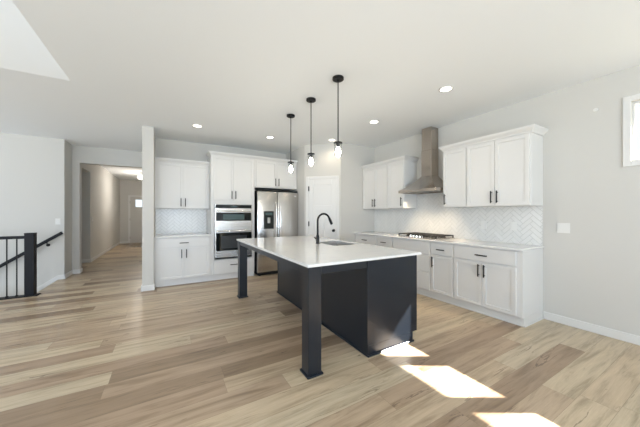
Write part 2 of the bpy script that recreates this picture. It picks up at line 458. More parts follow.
# pantry door on the angled wall
d2 = struct_empty('door_2', (2.57, 5.06, 0), -PI / 4)
m_ = MB(); m_.box(.040, .098, -.018, 0, 0, 2.10, .003); m_.box(.705, .763, -.018, 0, 0, 2.10, .003); m_.box(.098, .705, -.018, 0, 2.042, 2.10, .003)
m_.build('casing', M_trim, d2)
m_ = MB(); a, b = .101, .702; s_ = .105; md = (a + b) / 2
for x0, x1, z0, z1 in ((a, a + s_, .01, 2.035), (b - s_, b, .01, 2.035), (a + s_, b - s_, 1.92, 2.035), (a + s_, b - s_, .01, .20), (a + s_, b - s_, 1.36, 1.48), (md - .045, md + .045, .20, 1.36)):
    m_.box(x0, x1, -.015, 0, z0, z1, .003)
m_.box(a + s_, b - s_, -.002, 0, .2, 1.92)
m_.build('leaf', M_trim, d2)
for z in (.22, 1.09, 1.84):
    MB().box(a - .010, a + .012, -.030, -.0185, z - .05, z + .05, .002).cyl((a, -.032, z - .052), (a, -.032, z + .052), .007, n=10).build('hinge', M_black, d2)
kb = MB().lathe([(0, 0), (.03, 0), (.03, .008), (.012, .012), (.011, .03), (.026, .038), (.029, .052), (.022, .064), (0, .067)], n=24).build('knob', M_black, d2)
kb.location = (b - .055, -.015, .955); kb.rotation_euler = (PI / 2, 0, 0)

# baseboards
BH = .092
def base(name, segs):
    m = MB()
    for x0, x1, y0, y1 in segs: m.box(x0, x1, y0, y1, 0, BH, .004)
    return struct(m.build(name, M_trim))
base('baseboard_right', [(XR - .016, XR, YREAR, 1.415)])
base('baseboard_wing', [(-.376, -.18, 5.294, 5.31), (-.376, -.36, 5.31, 14.18), (-.195, -.18, 5.31, 5.44)])
base('baseboard_stairs', [(-1.86, -1.754, 7.084, 7.10), (-1.77, -1.754, 7.10, 7.584), (-1.77, -1.634, 7.584, 7.60), (-1.65, -1.634, 7.60, 7.776)])
base('baseboard_hall', [(-1.77, -1.754, 9.16, 14.2), (-3.2, -1.77, 9.144, 9.16), (-1.77, dx0 - .07, 14.184, 14.2)])
sk = MB(); sk.prism([(-1.86, BH), (-1.86, -.30), (-3.9, -1.73), (-3.9, -1.29)], 7.086, 7.10, 'y'); struct(sk.build('trim_stair_skirt', M_trim))

# ------------------------------------------------------------------ cabinets
def handle(parent, x, z, yf, L=.16, vertical=True):
    h = MB(); r = .007
    if vertical:
        h.box(x - r, x + r, yf - .036, yf - .025, z - L / 2, z + L / 2, .002)
        for s in (-1, 1): h.cyl((x, yf + .001, z + s * (L / 2 - .022)), (x, yf - .03, z + s * (L / 2 - .022)), .005, n=10)
    else:
        h.box(x - L / 2, x + L / 2, yf - .036, yf - .025, z - r, z + r, .002)
        for s in (-1, 1): h.cyl((x + s * (L / 2 - .022), yf + .001, z), (x + s * (L / 2 - .022), yf - .03, z), .005, n=10)
    return h.build('handle', M_black, parent)

def cabinet(name, label, loc, rz, w, d, z0, z1, doors=(), drawers=(), toe=0.0, body=None, group=None, cat='cabinet'):
    """local frame: x across the front from its left, front face at y = -d, back at y = 0"""
    t = thing(name, label, cat, loc, rz, group)
    b = MB()
    if body: body(b)
    else: b.box(0, w, -d, -.001, z0, z1, .0015)
    if toe: b.box(0, w, -d + .042, -.001, 0.001, toe - .0005)
    b.build('body', M_cab, t)
    for x0, x1, a, c_, hx, hz in doors:
        dr = MB().shaker(x0, x1, a, c_, -d - .0205).build('door', M_cab, t)
        handle(dr, hx, hz, -d - .0205)
    for x0, x1, a, c_, hx, hz, L, flat in drawers:
        m = MB()
        m.box(x0, x1, -d - .0205, -d - .0005, a, c_, .002)
        dr = m.build('drawer', M_cab, t)
        if hx is not None: handle(dr, hx, hz, -d - .0205, L, False)
    return t

R90 = -PI / 2
DB = .54            # right base carcass depth -> face at X = 3.50
Z0, ZT = .105, .8805
dz0, dz1 = .118, .675       # doors
wz0, wz1 = .695, .866       # drawers
def right(name, label, ynear, yfar, kind, **kw):
    w = yfar - ynear
    g = .012
    if kind == 'double':
        doors = [(g + kw.get('l', 0), w / 2 - .003 + kw.get('sh', 0), dz0, dz1, w / 2 - .035 + kw.get('sh', 0), .575), (w / 2 + .003 + kw.get('sh', 0), w - g - kw.get('r', 0), dz0, dz1, w / 2 + .035 + kw.get('sh', 0), .575)]
        dr = [(g + kw.get('l', 0), w - g - kw.get('r', 0), wz0, wz1, w / 2 + kw.get('sh', 0), .772, .15, True)]
    elif kind == 'single':
        hx = .05 if kw.get('hl') else w - .05
        doors = [(g, w - g, dz0, dz1, hx, .575)]; dr = [(g, w - g, wz0, wz1, w / 2, .772, .13, True)]
    else:
        doors = []; dr = [(g, w - g, wz0 - .02, wz1, None, 0, 0, True), (g, w - g, .405, wz0 - .034, w / 2, .60, .15, True), (g, w - g, dz0, .391, w / 2, .33, .15, True)]
    return cabinet(name, label, (XR, yfar, 0), R90, w, DB, Z0, ZT, doors, dr, toe=Z0)
GB = 'white base cabinets along the right wall'
right('base_cabinet', 'white double-door base cabinet with one wide drawer at the near end of the right-hand counter', 1.42, 2.25, 'double', r=.05, sh=-.025)
right('base_cabinet', 'narrow white base cabinet with one door and one drawer right of the cooktop', 2.25, 2.627, 'single', hl=True)
right('base_cabinet', 'white three-drawer base cabinet directly under the cooktop', 2.627, 3.41, 'stack')
right('base_cabinet', 'narrow white base cabinet with a small drawer just left of the cooktop', 3.41, 3.82, 'single')
right('base_cabinet', 'white base cabinet with a drawer in the far corner against the pantry wall', 3.82, YP - .002, 'double')
sh = MB(); sh.box(3.555, 3.5615, 1.4185, YP - .017, .0005, .10, .002); sh.box(3.543, XR - .018, 1.405, 1.4185, .0005, .018, .003); sh.box(3.543, 3.555, 1.405, YP - .017, .0005, .018, .003)
struct(sh.build('trim_right_toe', M_trim))

# wall cabinets, right wall
UZ0, UZ1, UD = 1.405, 2.275, .33
def upper(label, ynear, yfar, doors, split=None):
    w = yfar - ynear
    ds = []
    a, b = UZ0 + .012, UZ1 - .012; hz = a + .11
    if doors == 2:
        m = w / 2 if split is None else split
        ds = [(.010, m - .003, a, b, m - .035, hz), (m + .003, w - .010, a, b, m + .035, hz)]
    elif doors == 'L': ds = [(.010, w - .010, a, b, .045, hz)]
    else: ds = [(.010, w - .010, a, b, w - .045, hz)]
    return cabinet('wall_cabinet', label, (XR, yfar, 0), R90, w, UD, UZ0, UZ1, ds)
upper('white two-door wall cabinet at the near end of the right wall', 1.42, 2.187, 2, .377)
upper('white single-door wall cabinet just right of the range hood', 2.187, 2.56, 'L')
upper('white single-door wall cabinet just left of the range hood', 3.34, 3.735, 'R')
upper('white two-door wall cabinet in the far right corner by the pantry', 3.735, YP - .002, 2)

def crown(name, label, path, z0, z1, outs):
    """profile swept along a polyline in XY; outs = outward normal side (+1 left of travel)"""
    prof = [(0, 0), (.012, 0), (.012, .014), (.024, .030), (.046, .050), (.052, .060), (.052, z1 - z0), (0, z1 - z0)]
    P = [Vector(p) for p in path]; n = len(P); rows = []
    for i in range(n):
        dirs = []
        if i > 0: dirs.append((P[i] - P[i - 1]).normalized())
        if i < n - 1: dirs.append((P[i + 1] - P[i]).normalized())
        ns = [Vector((-d.y, d.x)) * outs for d in dirs]
        m = sum(ns, Vector((0, 0)))
        m = m / (m.length ** 2) * (2 if len(ns) == 2 else 1) if len(ns) == 2 else ns[0]
        rows.append([(P[i].x + m.x * a, P[i].y + m.y * a, z0 + b) for a, b in prof])
    mb = MB(); V = [[mb.bm.verts.new(q) for q in r] for r in rows]; k = len(prof)
    for a, b in zip(V, V[1:]):
        for j in range(k): mb.bm.faces.new((a[j], a[(j + 1) % k], b[(j + 1) % k], b[j]))
    mb.bm.faces.new(V[0]); mb.bm.faces.new(V[-1][::-1])
    return tag(mb.build(name, M_cab), label, 'molding')
xf = XR - UD - .001
crown('crown_molding', 'white crown molding topping the wall cabinets right of the range hood', [(XR - .001, 1.419), (xf, 1.419), (xf, 2.561), (XR - .001, 2.561)], UZ1 + .0005, 2.350, 1)
crown('crown_molding', 'white crown molding topping the wall cabinets left of the range hood', [(XR - .001, 3.339), (xf, 3.339), (xf, YP - .001)], UZ1 + .0005, 2.350, 1)

# counter along the right wall
ct = MB(); ct.box(3.468, XR - .001, 1.408, YP - .001, .8810, .905, .003)
tag(ct.build('countertop', M_quartz), 'long white quartz countertop along the right wall under the cooktop', 'countertop')

# herringbone tile
def herringbone(rects, L=.156, Wt=.052, g=.003, th=.006):
    """tiles in the local XZ plane, front towards -Y at y=-th, grout plane at y=0; rects = (x0,x1,z0,z1)"""
    bm = bmesh.new(); s = math.sqrt(.5)
    X0 = min(r[0] for r in rects) - .5; X1 = max(r[1] for r in rects) + .5; Zb = min(r[2] for r in rects) - .5; Zt = max(r[3] for r in rects) + .5
    def tile(u0, u1, v0, v1, out):
        u0 += g / 2; u1 -= g / 2; v0 += g / 2; v1 -= g / 2; e = .0015
        def P(u, v, y): return ((u - v) * s, y, (u + v) * s)
        outer = [P(u0, v0, 0), P(u1, v0, 0), P(u1, v1, 0), P(u0, v1, 0)]
        inner = [P(u0 + e, v0 + e, -th), P(u1 - e, v0 + e, -th), P(u1 - e, v1 - e, -th), P(u0 + e, v1 - e, -th)]
        cx = sum(p[0] for p in outer) / 4; cz = sum(p[2] for p in outer) / 4
        if X0 < cx < X1 and Zb < cz < Zt: out.append((outer, inner))
    tiles = []; n = int(round(L / Wt)); R = 90
    # herringbone lattice: horizontal L x W and vertical W x L bricks stepped along the diagonal
    for i in range(-R, R):
        for j in range(-R // n - 2, R // n + 2):
            u = i * Wt + j * L; v = i * Wt - j * L
            if abs(u - v) * s > 8 or abs(u + v) * s > 8: continue
            tile(u, u + L, v, v + Wt, tiles)
            tile(u, u + Wt, v + Wt, v + Wt + L, tiles)
    res = bmesh.new()
    for x0, x1, z0, z1 in rects:
        b = bmesh.new()
        for o, i in tiles:
            cx = sum(p[0] for p in o) / 4; cz = sum(p[2] for p in o) / 4
            if not (x0 - .2 < cx < x1 + .2 and z0 - .2 < cz < z1 + .2): continue
            A = [b.verts.new(p) for p in o]; B = [b.verts.new(p) for p in i]
            b.faces.new(B[::-1])
            for k in range(4): b.faces.new((A[k], A[(k + 1) % 4], B[(k + 1) % 4], B[k]))
        for co, no in (((x0, 0, 0), (-1, 0, 0)), ((x1, 0, 0), (1, 0, 0)), ((0, 0, z0), (0, 0, -1)), ((0, 0, z1), (0, 0, 1))):
            bmesh.ops.bisect_plane(b, geom=b.verts[:] + b.edges[:] + b.faces[:], plane_co=co, plane_no=no, clear_outer=True)
        me = bpy.data.meshes.new('tmp'); b.to_mesh(me); b.free(); res.from_mesh(me); bpy.data.meshes.remove(me)
    return res
def splash(name, label, loc, rz, rects):
    t = thing(name, label, 'backsplash', loc, rz)
    bm = herringbone(rects); me = bpy.data.meshes.new('tiles'); bm.to_mesh(me); bm.free(); me.materials.append(M_tile)
    o = bpy.data.objects.new('tiles', me); C.objects.link(o); o.parent = t; o.location = (0, -.004, 0)
    b = MB()
    for x0, x1, z0, z1 in rects: b.box(x0, x1, -.0065, -.001, z0, z1)
    b.build('grout_bed', M_grout, t)
Lr = YP - 1.42
splash('tile_backsplash', 'white herringbone tile backsplash on the right wall behind the cooktop', (XR, YP, 0), R90, [(.002, Lr - .002, .9055, 1.4045), (YP - 3.338, YP - 2.562, 1.4045, 1.667)])
splash('tile_backsplash', 'small white herringbone tile backsplash on the back wall left of the double oven', (-.195, YB, 0), 0, [(.002, .932, .9055, 1.4045)])

# back wall: base cabinet, wall cabinet, oven cabinet, refrigerator cabinet
bw = .933; yd = YB - 5.45
cabinet('base_cabinet', 'white double-door base cabinet with one drawer left of the double oven', (-.194, YB, 0), 0, bw, yd, Z0, ZT,
        doors=[(.065, .465, dz0, dz1, .428, .575), (.469, .90, dz0, dz1, .506, .575)], drawers=[(.065, .90, wz0, wz1, .468, .772, .15, True)], toe=Z0)
ct = MB(); ct.box(-.194, .7385, 5.41, YB - .001, .8810, .905, .003)
tag(ct.build('countertop', M_quartz), 'short white quartz countertop on the base cabinet left of the double oven', 'countertop')
cabinet('wall_cabinet', 'white two-door wall cabinet on the back wall left of the double oven', (-.194, YB, 0), 0, bw, UD, UZ0, UZ1,
        doors=[(.045, .463, UZ0 + .012, UZ1 - .012, .428, UZ0 + .12), (.467, .905, UZ0 + .012, UZ1 - .012, .503, UZ0 + .12)])
crown('crown_molding', 'white crown molding on the wall cabinet left of the double oven', [(-.193, YB - UD - .001), (.738, YB - UD - .001)], UZ1 + .0005, 2.350, -1)
TW = .85; TZ = 2.44
def tall_body(b):
    b.box(0, .055, -yd, -.001, .105, TZ, .001); b.box(TW - .055, TW, -yd, -.001, .105, TZ, .001)
    b.box(.055, TW - .055, -yd, -.001, .105, .40); b.box(.055, TW - .055, -yd, -.001, 1.495, TZ); b.box(.055, TW - .055, -.02, -.001, .40, 1.495)
cabinet('oven_cabinet', 'tall white oven cabinet on the back wall holding the double oven', (.740, YB, 0), 0, TW, yd, Z0, TZ,
        doors=[(.045, .418, 1.565, TZ - .012, .383, 1.68), (.422, TW - .030, 1.565, TZ - .012, .457, 1.68)], drawers=[(.045, TW - .03, .118, .375, TW / 2, .29, .15, True)], toe=Z0, body=tall_body)
FW = .974
def fr_body(b):
    b.box(0, FW, -yd, -.001, 1.86, TZ, .001)
cabinet('refrigerator_cabinet', 'white two-door cabinet bridging above the refrigerator', (1.592, YB, 0), 0, FW, yd, 1.86, TZ,
        doors=[(.03, .487, 1.885, TZ - .012, .452, 1.99), (.491, FW - .03, 1.885, TZ - .012, .526, 1.99)], body=fr_body)
crown('crown_molding', 'tall white crown molding above the oven cabinet and the refrigerator', [(.739, YB - .35), (.739, YB - yd - .001), (2.566, YB - yd - .001)], TZ + .0005, 2.515, -1)
tk = MB(); tk.box(-.178, 1.59, 5.481, 5.4915, .0005, .10, .002); tk.box(-.178, 1.59, 5.468, 5.481, .0005, .018, .003); struct(tk.build('trim_back_toe', M_trim))

# ------------------------------------------------------------------ double wall oven (microwave above oven)
ov = thing('double_wall_oven', 'stainless steel microwave and wall oven built into the tall white cabinet', 'oven', (.803, 5.45, .415))
OW = .725
m = MB(); m.box(.01, OW - .01, .002, .50, .0, 1.07); m.box(0, OW, -.022, .002, .0, 1.075, .002); m.build('housing', M_steel, ov)
m = MB(); m.box(.012, OW - .012, -.032, -.021, 1.000, 1.068, .002); cp = m.build('control_panel', M_oglass, ov)
MB().box(OW / 2 - .06, OW / 2 + .06, -.0345, -.0315, 1.020, 1.050, .001).build('display', M_screen, cp)
m = MB(); m.box(.006, OW - .006, -.045, -.021, .665, .990, .004); ud = m.build('microwave_door', M_steel, ov)
m = MB(); m.box(.02, OW - .02, -.049, -.044, .748, .915, .002); gl = m.build('door_glass', M_oglass, ud)
MB().box(.15, .56, -.0505, -.0485, .772, .880, .001).build('window', M_screen, ud)
m = MB(); m.cyl((.03, -.090, .945), (OW - .03, -.090, .945), .013, n=16)
for xx in (.07, OW - .07): m.cyl((xx, -.044, .945), (xx, -.088, .945), .009, n=12)
m.build('door_handle', M_chrome, ud)
m = MB(); m.box(.006, OW - .006, -.045, -.021, .03, .630, .004); ld = m.build('oven_door', M_steel, ov)
MB().box(.02, OW - .02, -.049, -.044, .162, .515, .002).build('door_glass', M_oglass, ld)
MB().box(.11, OW - .11, -.0505, -.0485, .205, .455, .001).build('window', M_darkplastic, ld)
m = MB(); m.cyl((.03, -.090, .552), (OW - .03, -.090, .552), .013, n=16)
for xx in (.07, OW - .07): m.cyl((xx, -.044, .552), (xx, -.088, .552), .009, n=12)
m.build('door_handle', M_chrome, ld)
m = MB(); m.box(.004, OW - .004, -.030, -.021, .004, .026); m.build('vent_strip', M_black, ov)

# ------------------------------------------------------------------ refrigerator
fg = thing('refrigerator', 'stainless steel side-by-side refrigerator with an ice and water dispenser', 'refrigerator', (1.628, 5.36, 0))
RW = .935; RH = 1.775
m = MB(); m.box(.004, RW - .004, .075, .66, .055, RH + .02, .004); m.box(.02, RW - .02, .06, .6, .012, .06); m.build('cabinet', M_darkplastic, fg)
sp_ = .446
m = MB(); m.box(0, sp_ - .005, 0, .072, .075, RH, .008, 2); ldr = m.build('freezer_door', M_steel, fg)
m = MB(); m.box(sp_ + .005, RW, 0, .072, .075, RH, .008, 2); rdr = m.build('fresh_food_door', M_steel, fg)
def fridge_handle(x, par):
    h = MB(); h.tube([(x, -.002, .62), (x, -.045, .66), (x, -.055, .72), (x, -.058, 1.1), (x, -.055, 1.46), (x, -.045, 1.52), (x, -.002, 1.56)], .0125, 14)
    h.build('door_handle', M_chrome, par)
fridge_handle(sp_ - .045, ldr); fridge_handle(sp_ + .045, rdr)
dp = MB(); a, b, z0, z1 = .135, .350, .985, 1.36
dp.box(a, b, -.012, .001, z1 - .115, z1, .004); dp.box(a, a + .014, -.012, .001, z0, z1 - .115); dp.box(b - .014, b, -.012, .001, z0, z1 - .115); dp.box(a + .014, b - .014, -.012, .001, z0, z0 + .02)
dp.box(a + .014, b - .014, -.004, .001, z0 + .02, z1 - .115)
dpo = dp.build('dispenser', M_oglass, ldr)
MB().box(a + .03, b - .03, -.016, -.0125, z1 - .09, z1 - .03, .002).build('display', M_screen, dpo)
pdl = MB(); pdl.box((a + b) / 2 - .03, (a + b) / 2 + .03, -.02, -.006, z0 + .12, z0 + .24, .006); pdl.build('paddle', M_nickel, dpo)
m = MB(); m.lathe([(0, 0), (.021, 0), (.021, .003), (.017, .0045), (.015, .0035), (0, .0035)], n=28); em = m.build('emblem', M_chrome, rdr)
em.location = (RW - .075, 0, RH - .075); em.rotation_euler = (PI / 2, 0, 0)
m = MB(); m.box(.01, RW - .01, .02, .07, RH + .004, RH + .036, .003); m.build('hinge_cover', M_black, fg)
m = MB(); m.box(.01, RW - .01, .01, .06, .014, .070, .003)
for k in range(12): m.box(.06 + k * .068, .06 + k * .068 + .04, .004, .012, .03, .055)
m.build('toe_grille', M_black, fg)
for xx in (.06, RW - .06): MB().cyl((xx, .05, 0.0), (xx, .05, .014), .02, n=16).build('foot', M_black, fg)

# ------------------------------------------------------------------ range hood
hd = thing('range_hood', 'stainless steel chimney range hood on the right wall above the cooktop', 'range hood', (XR, 2.95, 0))
hy0, hy1, hx = -.375, .375, -.50
cz0, cz1, cz2 = 1.668, 1.715, 1.955
qx, qy0, qy1 = -.200, -.075, .135
m = MB()
sec = []
for k in range(9):
    t_ = k / 8.0
    e_ = t_ ** 0.80                                  # slightly hollow slope
    zz = cz1 + (cz2 - cz1) * (1 - (1 - t_) ** 0.92)
    sec.append([(-.002, hy0 + (qy0 - hy0) * e_, zz), (hx + (qx - hx) * e_, hy0 + (qy0 - hy0) * e_, zz), (hx + (qx - hx) * e_, hy1 + (qy1 - hy1) * e_, zz), (-.002, hy1 + (qy1 - hy1) * e_, zz)])
sec.insert(0, [(-.002, hy0, cz0), (hx, hy0, cz0), (hx, hy1, cz0), (-.002, hy1, cz0)])
V = [[m.bm.verts.new(q) for q in r] for r in sec]
for a_, b_ in zip(V, V[1:]):
    for k in range(4): m.bm.faces.new((a_[k], a_[(k + 1) % 4], b_[(k + 1) % 4], b_[k]))
m.bm.faces.new(V[-1])
# open underside with a rim and a recessed filter deck
i_ = [(-.02, hy0 + .018, cz0), (hx + .018, hy0 + .018, cz0), (hx + .018, hy1 - .018, cz0), (-.02, hy1 - .018, cz0)]
I0 = [m.bm.verts.new(q) for q in i_]; I1 = [m.bm.verts.new((q[0], q[1], q[2] + .02)) for q in i_]
for k in range(4):
    m.bm.faces.new((V[0][k], V[0][(k + 1) % 4], I0[(k + 1) % 4], I0[k])); m.bm.faces.new((I0[k], I0[(k + 1) % 4], I1[(k + 1) % 4], I1[k]))
m.bm.faces.new(I1)
m.build('canopy', M_hoodsteel, hd)
m = MB(); m.box(qx + .004, -.002, qy0 + .004, qy1 - .004, cz2 - .002, 2.40, .002); m.box(qx + .009, -.002, qy0 + .009, qy1 - .009, 2.40, H - .001, .002); m.build('chimney', M_hoodsteel, hd)
for k in (-1, 1):
    m = MB(); m.box(-.44, -.10, .01 * k if k > 0 else -.30, .30 if k > 0 else -.01, cz0 + .012, cz0 + .0195)
    for j in range(9): m.box(-.43 + j * .037, -.415 + j * .037, .02 if k > 0 else -.29, .29 if k > 0 else -.02, cz0 + .008, cz0 + .012)
    m.build('filter', M_nickel, hd)
    lp = MB().cyl((-.46, k * .22, cz0 + .010), (-.46, k * .22, cz0 + .0195), .026, n=20).build('lamp_lens', M_hoodlamp, hd)
    ld_ = bpy.data.lights.new('hood_lamp', 'SPOT'); ld_.energy = 26.0; ld_.color = (1.0, .80, .55); ld_.spot_size = 1.95; ld_.spot_blend = .8; ld_.shadow_soft_size = .03
    lo = bpy.data.objects.new('hood_lamp', ld_); C.objects.link(lo); lo.parent = hd; lo.location = (-.38, k * .22, cz0 + .002)
for k in range(4): MB().cyl((hx - .001, -.045 + .03 * k, cz0 + .022), (hx - .006, -.045 + .03 * k, cz0 + .022), .007, n=14).build('button', M_chrome, hd)

# ------------------------------------------------------------------ gas cooktop
ck = thing('gas_cooktop', 'stainless gas cooktop with black cast iron grates set in the right-hand counter', 'cooktop', (3.79, 2.95, .9055))
m = MB(); m.box(-.25, .25, -.38, .38, .0, .012, .004); m.build('cooktop_tray', M_steel, ck)
for bx, by, r in ((-.10, -.25, .04), (.13, -.25, .035), (.05, 0, .055), (-.10, .25, .035), (.13, .25, .04)):
    b_ = MB().lathe([(0, .012), (r + .012, .012), (r + .012, .020), (r, .026), (r, .034), (r * .5, .037), (0, .037)], (bx, by, 0), 24).build('burner', M_brass, ck)
for gy in (-.255, 0, .255):
    g_ = MB(); y0, y1 = gy - .122, gy + .122; xa, xb = -.165 if gy == 0 else -.225, .225; za, zb = .042, .055
    for xx in (xa, xb - .014): g_.box(xx, xx + .014, y0, y1, za, zb, .002)
    for yy in (y0, y1 - .014): g_.box(xa, xb, yy, yy + .014, za, zb, .002)
    g_.box(xa, xb, gy - .006, gy + .006, za, zb, .002)
    for k in (.25, .5, .75): g_.box(xa + (xb - xa) * k - .006, xa + (xb - xa) * k + .006, y0, y1, za, zb, .002)
    for xx in (xa, xb - .016):
        for yy in (y0, y1 - .016): g_.box(xx, xx + .016, yy, yy + .016, .0122, zb, .002)
    g_.build('grate', M_iron, ck)
for k in range(5):
    kn = MB().lathe([(0, .012), (.020, .012), (.019, .034), (.014, .038), (0, .038)], (-.205, -.128 + .064 * k, 0), 20)
    kn.build('knob', M_chrome, ck)

# ------------------------------------------------------------------ island
isl = thing('kitchen_island', 'dark slate kitchen island with two square posts and open seating overhang', 'island', (0, 0, 0))
bx0, bx1, by0, by1 = 1.580, 2.24, 1.840, 4.095
m = MB(); m.box(bx0, bx1, by0, by0 + .022, .10, .8810, .0015); m.box(bx0, bx1 - .065, by0, by0 + .022, .001, .10, .0); m.build('end_panel', M_slate, isl)
m = MB(); m.box(bx0, bx1, by1 - .022, by1, .10, .8810, .0015); m.box(bx0, bx1 - .065, by1 - .022, by1, .001, .10); m.build('end_panel', M_slate, isl)
m = MB(); m.box(bx0 + .004, bx0 + .022, by0 + .0225, by1 - .0225, .001, .8810); m.build('back_panel', M_slate, isl)
for yy in (by0 - .0145, by1 + .0005):
    m = MB(); m.box(bx0 - .014, bx1 - .05, yy, yy + .014, .0005, .022, .009); m.build('shoe_molding', M_slate, isl)
m = MB(); m.box(bx0 - .014, bx0 + .0035, by0, by1, .0005, .022, .009); m.build('shoe_molding', M_slate, isl)
m = MB(); m.box(bx0 - .007, bx0 + .0035, by0 - .004, by0 + .03, .021, .8810, .001); m.build('corner_stile', M_slate, isl)
m = MB(); m.box(bx1 - .08, bx1 - .066, by0 + .023, by1 - .023, .001, .10); m.build('toe_kick', M_slate, isl)
fx = bx1 - .021
m = MB(); m.box(bx0 + .023, fx - .001, by0 + .023, by1 - .023, .10, .118); m.box(fx - .02, fx, by0 + .023, 2.66, .118, .8800); m.box(fx - .02, fx, 3.34, by1 - .023, .118, .8800); m.box(fx - .02, fx, 2.66, 3.34, .118, .62)
m.build('cabinet_box', M_slate, isl)
ne = 5; step = (by1 - by0 - .05) / ne
for k in range(ne):
    y0 = by0 + .025 + k * step
    m = MB().shaker(-(y0 + step - .003), -(y0 + .003), .125, .86, 0)          # built facing -Y, turned to face +X
    dd = m.build('door', M_slate, isl); dd.rotation_euler = (0, 0, PI / 2); dd.location = (fx + .021, 0, 0)
    for v_ in dd.data.vertices: v_.co.x = -v_.co.x
    dd.data.flip_normals()
    hh = MB(); yy = y0 + step - .05; hh.box(fx + .046, fx + .056, yy - .005, yy + .005, .66, .79, .002)
    for z in (.68, .77): hh.cyl((fx + .02, yy, z), (fx + .05, yy, z), .005, n=10)
    ho = hh.build('handle', M_black, isl)
def post(y0):
    m = MB(); m.box(.968, 1.088, y0, y0 + .12, .018, .8810, .003); l = m.build('leg', M_slate, isl)
    m = MB(); m.box(.9545, 1.1015, y0 - .0135, y0 + .1335, .001, .018, .005, 2); m.build('foot', M_slate, l)
post(1.838); post(4.118)
m = MB(); m.box(.975, .997, 1.9585, 4.1175, .822, .8805, .001); m.build('apron', M_slate, isl)
m = MB(); m.box(1.0885, bx0 - .008, 1.846, 1.868, .815, .8805, .001); m.build('apron', M_slate, isl)
m = MB(); m.box(1.0885, 1.60, 4.13, 4.152, .815, .8805, .001); m.box(1.581, 1.60, 4.0955, 4.13, .815, .8805, .001); m.build('apron', M_slate, isl)

sx0, sx1, sy0, sy1 = 1.815, 2.185, 2.74, 3.25
def slab_with_hole(o, i, z0, z1):
    m = MB(); bm = m.bm
    def ring(r, z): return [bm.verts.new(q + (z,)) for q in ((r[0], r[2]), (r[1], r[2]), (r[1], r[3]), (r[0], r[3]))]
    ot, ob, it, ib = ring(o, z1), ring(o, z0), ring(i, z1), ring(i, z0)
    for k in range(4):
        k2 = (k + 1) % 4
        bm.faces.new((ot[k], ot[k2], it[k2], it[k])); bm.faces.new((ob[k2], ob[k], ib[k], ib[k2]))
        bm.faces.new((ob[k], ob[k2], ot[k2], ot[k])); bm.faces.new((ib[k2], ib[k], it[k], it[k2]))
    es = [e for e in bm.edges if all(v in ot for v in e.verts) or all(v in ob for v in e.verts) or (e.verts[0] in ot and e.verts[1] in ob) or (e.verts[1] in ot and e.verts[0] in ob)]
    bmesh.ops.bevel(bm, geom=es, offset=.003, segments=2, affect='EDGES')
    return m
tag(slab_with_hole((.957, 2.294, 1.826, 4.275), (sx0, sx1, sy0, sy1), .8815, .905).build('island_countertop', M_quartz), 'white quartz island countertop with an undermount sink cutout', 'countertop')
# sink
m = MB(); w_ = .004; zb = .690
o = (sx0 + .001, sx1 - .001, sy0 + .001, sy1 - .001)
m.box(o[0], o[1], o[2], o[3], zb - w_, zb); m.box(o[0], o[0] + w_, o[2], o[3], zb, .900); m.box(o[1] - w_, o[1], o[2], o[3], zb, .900); m.box(o[0], o[1], o[2], o[2] + w_, zb, .900); m.box(o[0], o[1], o[3] - w_, o[3], zb, .900)
sk_ = thing('kitchen_sink', 'stainless steel undermount sink sunk into the island countertop', 'sink')
m.build('basin', M_sink, sk_)
MB().lathe([(0, .002), (.03, .002), (.036, .0045), (.044, .0045), (.046, .0005)], ((sx0 + sx1) / 2, (sy0 + sy1) / 2, zb), 24).build('drain', M_chrome, sk_)
# faucet
fc = thing('kitchen_faucet', 'matte black gooseneck faucet standing beside the island sink', 'faucet', (1.758, 3.07, .9055))
MB().lathe([(0, 0), (.028, 0), (.028, .006), (.022, .012), (.021, .10), (.0175, .115), (0, .115)], n=24).build('base', M_black, fc)
m = MB(); pts = [(0, 0, .11), (0, 0, .20), (0, 0, .30)]
R_ = .095
for k in range(1, 15):
    a_ = PI - k * PI * .88 / 14; pts.append((R_ + R_ * math.cos(a_), 0, .305 + R_ * math.sin(a_)))
m.tube(pts, .0135, 14); m.build('spout', M_black, fc)
e0 = Vector(pts[-1]); dr_ = (Vector(pts[-1]) - Vector(pts[-2])).normalized()
MB().tube([e0 - dr_ * .004, e0 + dr_ * .02, e0 + dr_ * .09, e0 + dr_ * .095], [.0145, .0175, .0195, .016], 16).build('spray_head', M_black, fc)
m = MB(); m.cyl((0, .015, .066), (0, .052, .066), .015, n=16); m.tube([(0, .052, .066), (0, .062, .067), (0, .078, .070), (0, .092, .074)], [.012, .011, .009, .008], 10); m.build('lever', M_black, fc)

